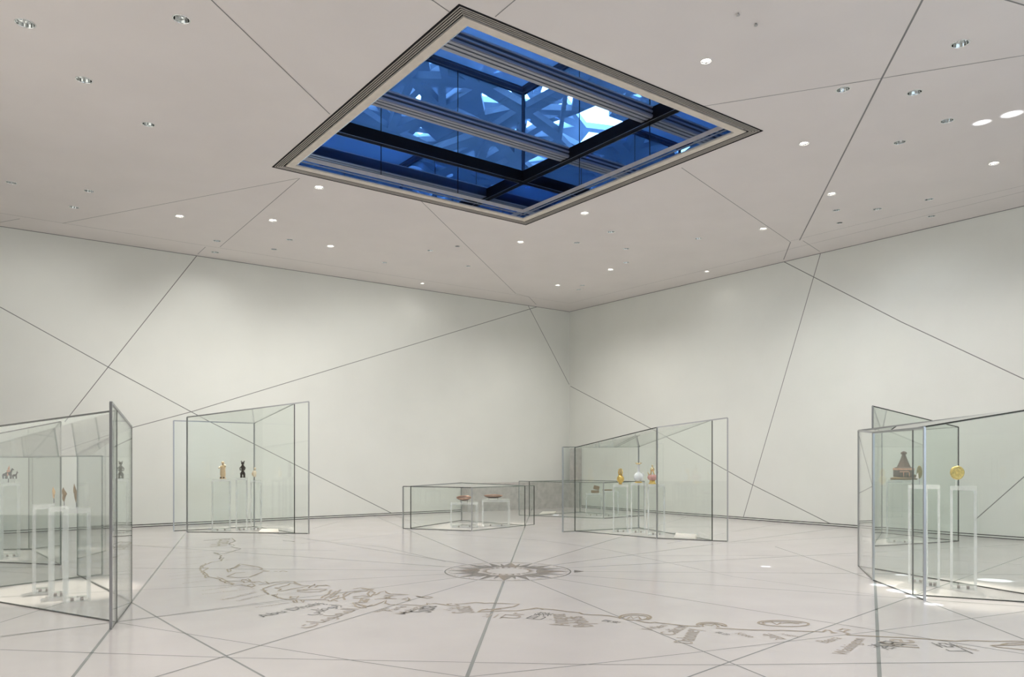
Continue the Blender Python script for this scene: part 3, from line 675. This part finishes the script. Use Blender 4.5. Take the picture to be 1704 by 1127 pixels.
# ---------------------------------------------------------------- exhibits
def place(name, label, cat, pl, px, dy=0.0, rz=CAMR, group=None):
    """an Empty on the plinth top at image column px"""
    p, H = pl[1], pl[2]; dd = depth(p)+dy
    X = (px-CX)/FPX*dd
    return thing(name, label, cat, Vector((X*cT+dd*sT, -X*sT+dd*cT, H)), rz, group)
def pxm(pl): return depth(pl[1])/FPX     # metres per pixel there
def blade(pl, px, label, h, pin, w, mat_, tilt, notch):
    t = place('spearhead', label, 'spearhead', pl, px, group='mounted blades')
    bm = NB(); tube(bm, [(0, 0, 0), (tilt*pin, 0, pin+.03)], .0035, 8); obj('pin', bm, 'gap', t, True)
    bm = NB(); lathe(bm, [(.02, 0), (.02, .006), (.008, .012), (0, .012)], 12); obj('pin_base', bm, 'acrylic_edge', t, True)
    bm = NB(); n = 9; L = []
    for k in range(n+1):
        f = k/n; ww = w*(.28+1.9*f-1.1*f*f*1.9) if f < .5 else w*(1.02-(f-.5)**1.6*2.9)
        ww = max(.002, ww); c = Vector((tilt*(pin+f*h), 0, pin+f*h)); r = (1+notch*math.sin(7*f+1))
        th = .012*(1-f*.8)
        L.append([bm.verts.new(c+Vector(q)) for q in ((-ww*r, 0, 0), (0, -th, .004), (ww*(2-r), 0, -.003), (0, th, 0))])
    for a, b in zip(L, L[1:]):
        for q in range(4): bm.faces.new((a[q], a[(q+1) % 4], b[(q+1) % 4], b[q]))
    bm.faces.new(L[0]); bm.faces.new(L[-1]); obj('blade', bm, mat_, t)
blade(P['gold_blade'], 90, 'pale gold pointed blade on a thin pin, left of three', .135, .07, .021, 'light_bronze', -.04, .15)
blade(P['mid_blade'], 107, 'brown angular blade on a thin pin, middle of three', .16, .06, .03, 'old_bronze', -.04, .35)
blade(P['right_blade'], 127.5, 'slender dark gold leaf blade on a thin pin, right of three', .20, .07, .021, 'old_bronze', -.10, .08)

def horse(bm, x, z, s, rider=False):
    ball(bm, (x, 0, z+.075*s), .03*s, 1.5, .8, .85)
    for i in (-.03, .03):
        for j in (-.012, .012): tube(bm, [(x+i*s, j*s, z+.07*s), (x+i*s*1.15, j*s, z+.035*s), (x+i*s*1.05, j*s, z)], [.009*s, .006*s, .007*s], 7)
    tube(bm, [(x+.03*s, 0, z+.085*s), (x+.05*s, 0, z+.125*s), (x+.058*s, 0, z+.14*s)], [.016*s, .011*s, .010*s], 8)
    tube(bm, [(x+.052*s, 0, z+.142*s), (x+.078*s, 0, z+.125*s)], [.011*s, .006*s], 8)
    tube(bm, [(x-.04*s, 0, z+.085*s), (x-.055*s, 0, z+.04*s)], [.006*s, .003*s], 6)
t = place('horse_and_rider', 'small reddish horse and rider figure on a short pin, left case', 'figurine', P['riders'], 14)
bm = NB(); tube(bm, [(0, 0, 0), (0, 0, .07)], .006, 8); obj('pin', bm, 'gap', t, True)
bm = NB(); lathe(bm, [(.03, 0), (.03, .008), (0, .008)], 12); obj('pin_base', bm, 'acrylic_edge', t, True)
bm = NB(); horse(bm, 0, .065, 1.15); horse(bm, -.055, .065, .9); obj('horse', bm, 'green_bronze', t, True)
bm = NB(); tube(bm, [(0, 0, .15), (0, 0, .20), (.004, 0, .215)], [.022, .026, .012], 10); ball(bm, (.008, 0, .235), .017); tube(bm, [(.01, -.01, .2), (.045, -.01, .185)], .007, 7); tube(bm, [(.01, .0, .25), (.016, 0, .285)], [.008, .001], 7)
tube(bm, [(0, -.02, .155), (.012, -.035, .11)], [.011, .007], 7); obj('rider', bm, 'copper', t, True)
t = place('horse_figurine', 'small dark bronze animal figure right of the rider, left case', 'figurine', P['riders'], 25.5)
bm = NB(); horse(bm, -.01, .065, .75); tube(bm, [(.02, 0, .14), (.03, 0, .19)], [.009, .004], 7); obj('body', bm, 'green_bronze', t, True)
bm = NB(); tube(bm, [(-.10, 0, .12), (0, 0, .12)], .004, 6); obj('yoke', bm, 'green_bronze', t, True)
bm = NB(); tube(bm, [(-.01, 0, 0), (-.01, 0, .068)], .004, 8); obj('pin', bm, 'acrylic_edge', t, True)

def figure_ivory():
    t = place('ivory_statuette', 'carved honey coloured ivory figure with raised arm, left of three', 'statuette', P['ivory'], 371)
    bm = NB(); lathe(bm, [(0, .0), (.07, 0), (.075, .012), (.05, .02), (.052, .05), (.062, .10), (.058, .16), (.055, .20), (.06, .25), (.052, .285), (.03, .30), (0, .302)], 18, sy=.7)
    for v in bm.verts: v.co.x += .006*math.sin(v.co.z*60)
    obj('robe', bm, 'ivory', t, True)
    bm = NB(); ball(bm, (.0, 0, .335), .03, .9, .9, 1.2); lathe(bm, [(.032, .345), (.034, .37), (.022, .385), (0, .387)], 12); obj('head', bm, 'ivory', t, True)
    bm = NB(); tube(bm, [(-.055, 0, .27), (-.085, -.02, .24), (-.06, -.045, .25)], [.02, .016, .012], 9); tube(bm, [(.05, 0, .275), (.065, -.02, .30), (.03, -.04, .315)], [.02, .017, .014], 9); obj('arms', bm, 'pale_ivory', t, True)
    bm = NB()
    for x in (-.035, .03): ball(bm, (x, -.035, .025), .022, 1, 1.3, .8)
    obj('feet', bm, 'brown_carved', t, True)
figure_ivory()
def figure_dark():
    t = place('carved_figure', 'dark brown carved standing figure with horned head, middle of three', 'statuette', P['dark'], 404)
    bm = NB(); tube(bm, [(-.03, 0, 0), (-.034, 0, .04), (-.03, 0, .08), (-.012, 0, .13)], [.028, .022, .03, .026], 10); tube(bm, [(.03, 0, 0), (.034, 0, .04), (.03, 0, .08), (.012, 0, .13)], [.028, .022, .03, .026], 10)
    tube(bm, [(0, 0, .11), (0, 0, .15), (0, 0, .20), (0, 0, .245), (0, 0, .28), (.0, 0, .30)], [.036, .026, .034, .042, .024, .02], 12); obj('body', bm, 'dark_wood', t, True)
    bm = NB()
    for s in (-1, 1): tube(bm, [(s*.03, 0, .245), (s*.058, -.01, .215), (s*.05, -.03, .175), (s*.02, -.035, .165)], [.017, .014, .012, .011], 8); tube(bm, [(s*.02, -.01, .10), (s*.05, -.02, .095), (s*.04, -.03, .07)], [.012, .011, .01], 8)
    obj('arms', bm, 'dark_wood', t, True)
    bm = NB(); ball(bm, (0, -.005, .325), .034, 1.1, .9, 1.0)
    for s in (-1, 1): tube(bm, [(s*.02, 0, .345), (s*.038, 0, .365), (s*.03, 0, .385)], [.014, .010, .003], 8)
    obj('head', bm, 'dark_wood', t, True)
figure_dark()
t = place('ivory_statuette', 'smallest pale ivory figure on a pin, right of three', 'statuette', P['small'], 423.5)
bm = NB(); tube(bm, [(0, 0, 0), (0, 0, .08)], .004, 8); obj('pin', bm, 'gap', t, True)
bm = NB(); lathe(bm, [(0, .07), (.03, .07), (.042, .12), (.046, .17), (.03, .21), (0, .22)], 14, sy=.7); obj('torso', bm, 'pale_ivory', t, True)
bm = NB(); ball(bm, (.01, 0, .255), .026, 1, 1, 1.15); obj('head', bm, 'pale_ivory', t, True)
bm = NB(); tube(bm, [(-.03, 0, .19), (-.05, -.015, .15), (-.035, -.02, .1)], [.015, .012, .008], 8); obj('arm', bm, 'ivory', t, True)

def bowl(pl, px, label, r, h, tilt, mo, mi):
    t = place('copper_dish', label, 'dish', pl, px, group='copper dishes')
    z0 = .03 if tilt < .1 else .05
    bm = NB(); lathe(bm, [(0, z0), (r*.55, z0+.004), (r*.9, z0+h*.6), (r, z0+h), (r*1.06, z0+h+.003), (r*1.06, z0+h+.009), (r*.98, z0+h+.006), (r*.86, z0+h*.75), (r*.5, z0+.014), (0, z0+.012)], 36)
    o = obj('bowl', bm, mo, t, True); o.rotation_euler = (tilt, 0, 0)
    bm = NB(); lathe(bm, [(r*.97, z0+h+.008), (r*.985, z0+h+.012), (r*1.0, z0+h+.008)], 36); q = obj('rim', bm, mi, t, True); q.rotation_euler = (tilt, 0, 0)
    for s in (-1, 1):
        bm = NB(); tube(bm, [(s*r*.5, -.03, .003), (s*r*.5, 0, z0+.02)], .004, 6); obj('stand_wire', bm, 'gap', t, True)
bowl(P['bowl'], 772, 'tilted bright copper bowl on the left low stand', .165, .05, math.radians(12), 'brown_carved', 'copper')
bowl(P['dish'], 821, 'flat dark copper dish on the right low stand', .215, .05, math.radians(3), 'brown_carved', 'copper')

t = place('gold_vase', 'small gold gourd vase with fingered neck, left of three vases', 'vase', P['goldvase'], 1032.5)
bm = NB(); lathe(bm, [(0, .012), (.03, .012), (.035, .03), (.066, .06), (.082, .105), (.075, .15), (.05, .185), (.03, .20), (.022, .21)], 24); obj('body', bm, 'gold', t, True)
for k in range(6):
    a = k*math.pi/3+.3; r = .032
    bm = NB(); tube(bm, [(r*math.cos(a)*.8, r*math.sin(a)*.8, .19), (r*math.cos(a)*1.5, r*math.sin(a)*1.5, .25), (r*math.cos(a)*1.2, r*math.sin(a)*1.2, .31), (r*math.cos(a)*.7, r*math.sin(a)*.7, .345)], [.014, .013, .011, .006], 8); obj('finger', bm, 'gold', t, True)
bm = NB(); tube(bm, [(0, 0, .2), (0, 0, .3), (0, 0, .35)], [.02, .012, .004], 8); obj('neck', bm, 'gold', t, True)
bm = NB(); lathe(bm, [(.04, 0), (.042, .006), (.012, .012), (.012, .03)], 16); obj('foot', bm, 'gold', t, True)

t = place('white_vase', 'white porcelain bottle vase with gilt flared lip, middle of three vases', 'vase', P['whitevase'], 1062.5)
bm = NB(); lathe(bm, [(0, .022), (.05, .022), (.085, .06), (.105, .11), (.10, .16), (.07, .20), (.035, .225), (.024, .25), (.02, .31), (.022, .37), (.035, .40)], 28); obj('body', bm, 'porcelain', t, True)
bm = NB(); lathe(bm, [(.033, .395), (.07, .42), (.082, .43), (.07, .435), (.03, .41)], 28); obj('lip', bm, 'pale_gold', t, True)
bm = NB(); lathe(bm, [(.02, .0), (.075, .0), (.085, .012), (.055, .026), (.02, .03)], 24); obj('foot', bm, 'gold', t, True)
bm = NB(); tube(bm, [(.07, 0, .20), (.10, 0, .21), (.115, 0, .18), (.10, 0, .14)], [.012, .012, .012, .01], 8); obj('spout', bm, 'porcelain', t, True)

t = place('pink_vase', 'pink and gold covered vase with red handle, right of three vases', 'vase', P['pinkvase'], 1085.5)
bm = NB(); lathe(bm, [(0, .07), (.05, .07), (.085, .09), (.105, .13), (.10, .165), (.075, .19), (.03, .195)], 28); obj('body', bm, 'pink_glaze', t, True)
bm = NB(); lathe(bm, [(.02, 0), (.075, 0), (.08, .015), (.055, .03), (.06, .05), (.055, .072), (.02, .074)], 24); obj('foot', bm, 'gold', t, True)
for k in range(4):
    a = k*math.pi/2+.5; bm = NB(); tube(bm, [(.06*math.cos(a), .06*math.sin(a), .19), (.035*math.cos(a), .035*math.sin(a), .235), (.04*math.cos(a), .04*math.sin(a), .27)], [.008, .009, .008], 7); obj('bracket', bm, 'gold', t, True)
bm = NB(); ball(bm, (0, 0, .305), .048, 1, 1, .85); lathe(bm, [(.015, .34), (.01, .37), (.022, .385), (0, .41)], 14); obj('cover', bm, 'pale_gold', t, True)
bm = NB(); tube(bm, [(.085, 0, .15), (.11, 0, .24), (.10, 0, .32)], [.012, .014, .01], 8); obj('handle', bm, 'red_glaze', t, True)
bm = NB(); tube(bm, [(-.07, 0, .19), (-.10, 0, .25)], [.009, .005], 8); obj('spout', bm, 'gold', t, True)

bm = NB(); box(bm, -.09, -.05, 0, .13, .05, .072); bmesh.ops.bevel(bm, geom=list(bm.edges), offset=.008, segments=2, affect='EDGES')
q = place('x', 'x', 'x', P['blocks'], 989, dy=0); lc = q.location.copy(); bpy.data.objects.remove(q)
tag(obj('clay_block', bm, 'clay', None, False, lc, CAMR), 'flat oblong clay block, the lower of two in the far low case', 'clay block', 'clay blocks')
bm = NB(); box(bm, -.08, -.045, 0, .08, .045, .11); bmesh.ops.bevel(bm, geom=list(bm.edges), offset=.008, segments=2, affect='EDGES')
o = obj('clay_block', bm, 'clay', None, False, lc+Vector((.055, -.01, .092)), CAMR); o.rotation_euler = (0, math.radians(14), CAMR)
tag(o, 'tilted clay block resting above the other in the far low case', 'clay block', 'clay blocks')
q = place('x', 'x', 'x', P['flat'], 1010.5, dy=0); lc = q.location.copy(); bpy.data.objects.remove(q)
bm = NB(); box(bm, -.13, -.06, 0, .13, .06, .03); bmesh.ops.bevel(bm, geom=list(bm.edges), offset=.006, segments=2, affect='EDGES')
tag(obj('clay_tablet', bm, 'clay', None, False, lc, CAMR), 'thin flat clay slab behind the corner post of the far low case', 'clay tablet')

# tower reliquary
t = place('tower_reliquary', 'brown carved tower with copper band and pointed roof', 'tower model', P['tower'], 1504)
m_ = pxm(P['tower'])
bm = NB(); lathe(bm, [(0, 0), (.24, 0), (.25, .015), (.24, .04), (.16, .055), (0, .055)], 32, sy=.7); o = obj('base_tray', bm, 'old_bronze', t, True)
bm = NB(); box(bm, -.145, -.12, .055, .135, .12, .20); obj('lower_tier', bm, 'brown_carved', t)
bm = NB(); box(bm, -.152, -.127, .185, .142, .127, .222); box(bm, -.14, -.135, .145, .03, -.12, .165); obj('copper_band', bm, 'copper', t)
for k in range(4):
    bm = NB(); x = -.13+k*.055; box(bm, x, -.132, .06, x+.012, -.12, .15); obj('column', bm, 'copper' if k % 2 else 'old_bronze', t)
bm = NB(); lathe(bm, [(.165, .222), (.16, .235), (.12, .245), (.115, .26), (.08, .34), (.05, .42), (.036, .47)], 8); bmesh.ops.rotate(bm, verts=bm.verts, matrix=Matrix.Rotation(math.radians(22.5), 3, 'Z')); obj('spire', bm, 'brown_carved', t)
bm = NB(); lathe(bm, [(.036, .465), (.034, .48), (.06, .50), (.052, .525), (.02, .545), (0, .548)], 8); obj('finial', bm, 'brown_carved', t)
bm = NB(); tube(bm, [(.13, 0, .06), (.2, -.02, .075), (.26, -.02, .055)], [.03, .03, .012], 10); obj('side_mount', bm, 'old_bronze', t, True)
bm = NB(); ball(bm, (.165, 0, .205), .028); obj('knob', bm, 'old_bronze', t, True)

t = place('olive_disc', 'dark olive gilt oval plaque seen nearly edge on, beside the tower', 'plaque', P['olive'], 1530, rz=CAMR)
m_ = pxm(P['olive'])
bm = NB(); ball(bm, (0, 0, .16), .085, .42, .28, 1.0, 20); obj('plaque', bm, 'olive_metal', t, True)
bm = NB(); tube(bm, [(0, 0, 0), (0, 0, .09)], .006, 8); obj('pin', bm, 'steel', t, True)
bm = NB(); v = [bm.verts.new(q) for q in ((-.05, -.02, .08), (-.02, -.02, .08), (-.028, -.02, .155), (-.05, .0, .08), (-.02, .0, .08), (-.028, .0, .15))]
for f in ((0,1,2),(3,5,4),(0,3,4,1),(1,4,5,2),(2,5,3,0)): bm.faces.new([v[i] for i in f])
obj('shell_chip', bm, 'card', t)

t = place('gold_disc', 'round hammered gold disc standing on a clear plinth', 'disc', P['disc'], 1592.5)
m_ = pxm(P['disc'])
rr_ = 11.6*m_; zc = (808.5-787)*m_
bm = NB(); n = 40; L = []
for (r, y) in ((0, -.022), (rr_*.5, -.022), (rr_*.72, -.018), (rr_*.78, -.024), (rr_*.95, -.02), (rr_, 0), (rr_*.95, .01), (0, .012)):
    L.append([bm.verts.new((r*(1+.025*math.sin(3*a))*math.cos(a), y, zc+r*(1+.025*math.cos(5*a))*math.sin(a))) for a in [2*math.pi*k/n for k in range(n)]] if r else [bm.verts.new((0, y, zc))])
for a, b in zip(L, L[1:]):
    for k in range(n):
        f = list(dict.fromkeys([a[k % len(a)], a[(k+1) % n % len(a)], b[(k+1) % n % len(b)], b[k % len(b)]])); bm.faces.new(f)
obj('disc', bm, 'gold_disc', t, True)
bm = NB(); tube(bm, [(0, .02, 0), (0, .015, zc)], .005, 8); obj('support_rod', bm, 'acrylic_edge', t, True)
bm = NB()
for k in range(7): a = k*math.pi/3.5; tube(bm, [(rr_*.2*math.cos(a), -.024, zc+rr_*.2*math.sin(a)), (rr_*.5*math.cos(a+.4), -.026, zc+rr_*.5*math.sin(a+.4))], .004, 6)
obj('relief', bm, 'gold_disc', t, True)

# caption cards lying on the floor
def card(label, pts, hb=.03):
    A = [F(*p) for p in pts]; c = sum(A, Vector())/4
    bm = NB(); hexa(bm, [a-c for a in A], [up(a-c, .012+(hb if i > 1 else 0)) for i, a in enumerate(A)])
    tag(obj('caption_card', bm, 'card', None, False, c), label, 'caption card', 'caption cards on the floor')
card('cream caption card on the floor before the three vases', ((1121,895.4),(1157,897.2),(1159,896.5),(1125,893.6)), .075)
card('cream caption card on the floor beside the three carved figures', ((430,886.2),(464,886.6),(463,885.2),(436,884.4)), .05)
card('cream caption card on the floor left of the far low case', ((897,856.2),(921,854.8),(926,852.6),(903,853.2)), .02)

# ---------------------------------------------------------------- accent light: narrow beams from the dark reflector lamps onto the cases
def aim(key, px, power, ang, col=(1, .90, .80)):
    t = offobj[key]; p = Vector(t.location)-Vector((0, 0, .02)); spot(t, p, F(*px), power, ang, col, .6, .03)
aim((140,133), (95,985), CASE_W*1.6, 18); aim((148,318), (10,925), CASE_W*1.6, 16)
aim((358,420), (395,882), CASE_W*1.0, 24); aim((640,437), (770,876), CASE_W*1.2, 16); aim((779,443), (840,873), CASE_W*1.0, 14)
aim((1042,437), (1050,888), CASE_W*1.2, 16); aim((963,482), (1010,858), CASE_W*.9, 12)
aim((1576,201), (1600,988), CASE_W*1.7, 20); aim((1460,348), (1490,902), CASE_W*1.6, 12); aim((1497,237), (1540,975), CASE_W*1.2, 16)
# shafts of daylight that come down through the dome and the skylight onto the floor
def shaft(px, power, ang, src=(SA+.6, SB-.5, HC-.05), rad=.02):
    l = spot(None, src, F(*px), power, ang, (.85, .93, 1.0), .25, rad); l.name = 'sun_shaft'
for px, pw, an in (((1500,984), 14000, 1.8), ((1525,993), 16000, 1.2), ((1466,974), 9000, 1.4), ((1655,966), 14000, 2.0), ((1274,943), 9000, .6), ((925,857.5), 26000, .7), ((1046,857), 16000, .6), ((1553,1006), 9000, .5), ((1500,957), 9000, .9)):
    shaft(px, pw, an)

# two spot lamps added outside the frame, standing in for sun reflected upward
for px, an in (((1634, 204), 2.2), ((1684, 190), 2.8)):
    l = spot(None, (13.5, 0.5, .4), CE(*px), 9000, an*.62, (.9, .95, 1.0), .5, .03); l.name = 'glint_spot'
# wall washing lamps in dark reflectors near the two long walls
for key in ((19,304), (123,345), (361,401), (482,399), (640,437), (716,417), (779,443)):
    p = Vector(offobj[key].location); spot(offobj[key], p-Vector((0,0,.02)), (p.x, YL, 2.1), WASH_W, 122, (1, .985, .95), 1.0, .012)
for key in ((1042,414), (1162,397), (1392,350), (1460,348)):
    p = Vector(offobj[key].location); spot(offobj[key], p-Vector((0,0,.02)), (XR, p.y, 1.6), WASH_W*.75, 122, (.90, .95, 1.0), 1.0, .012)
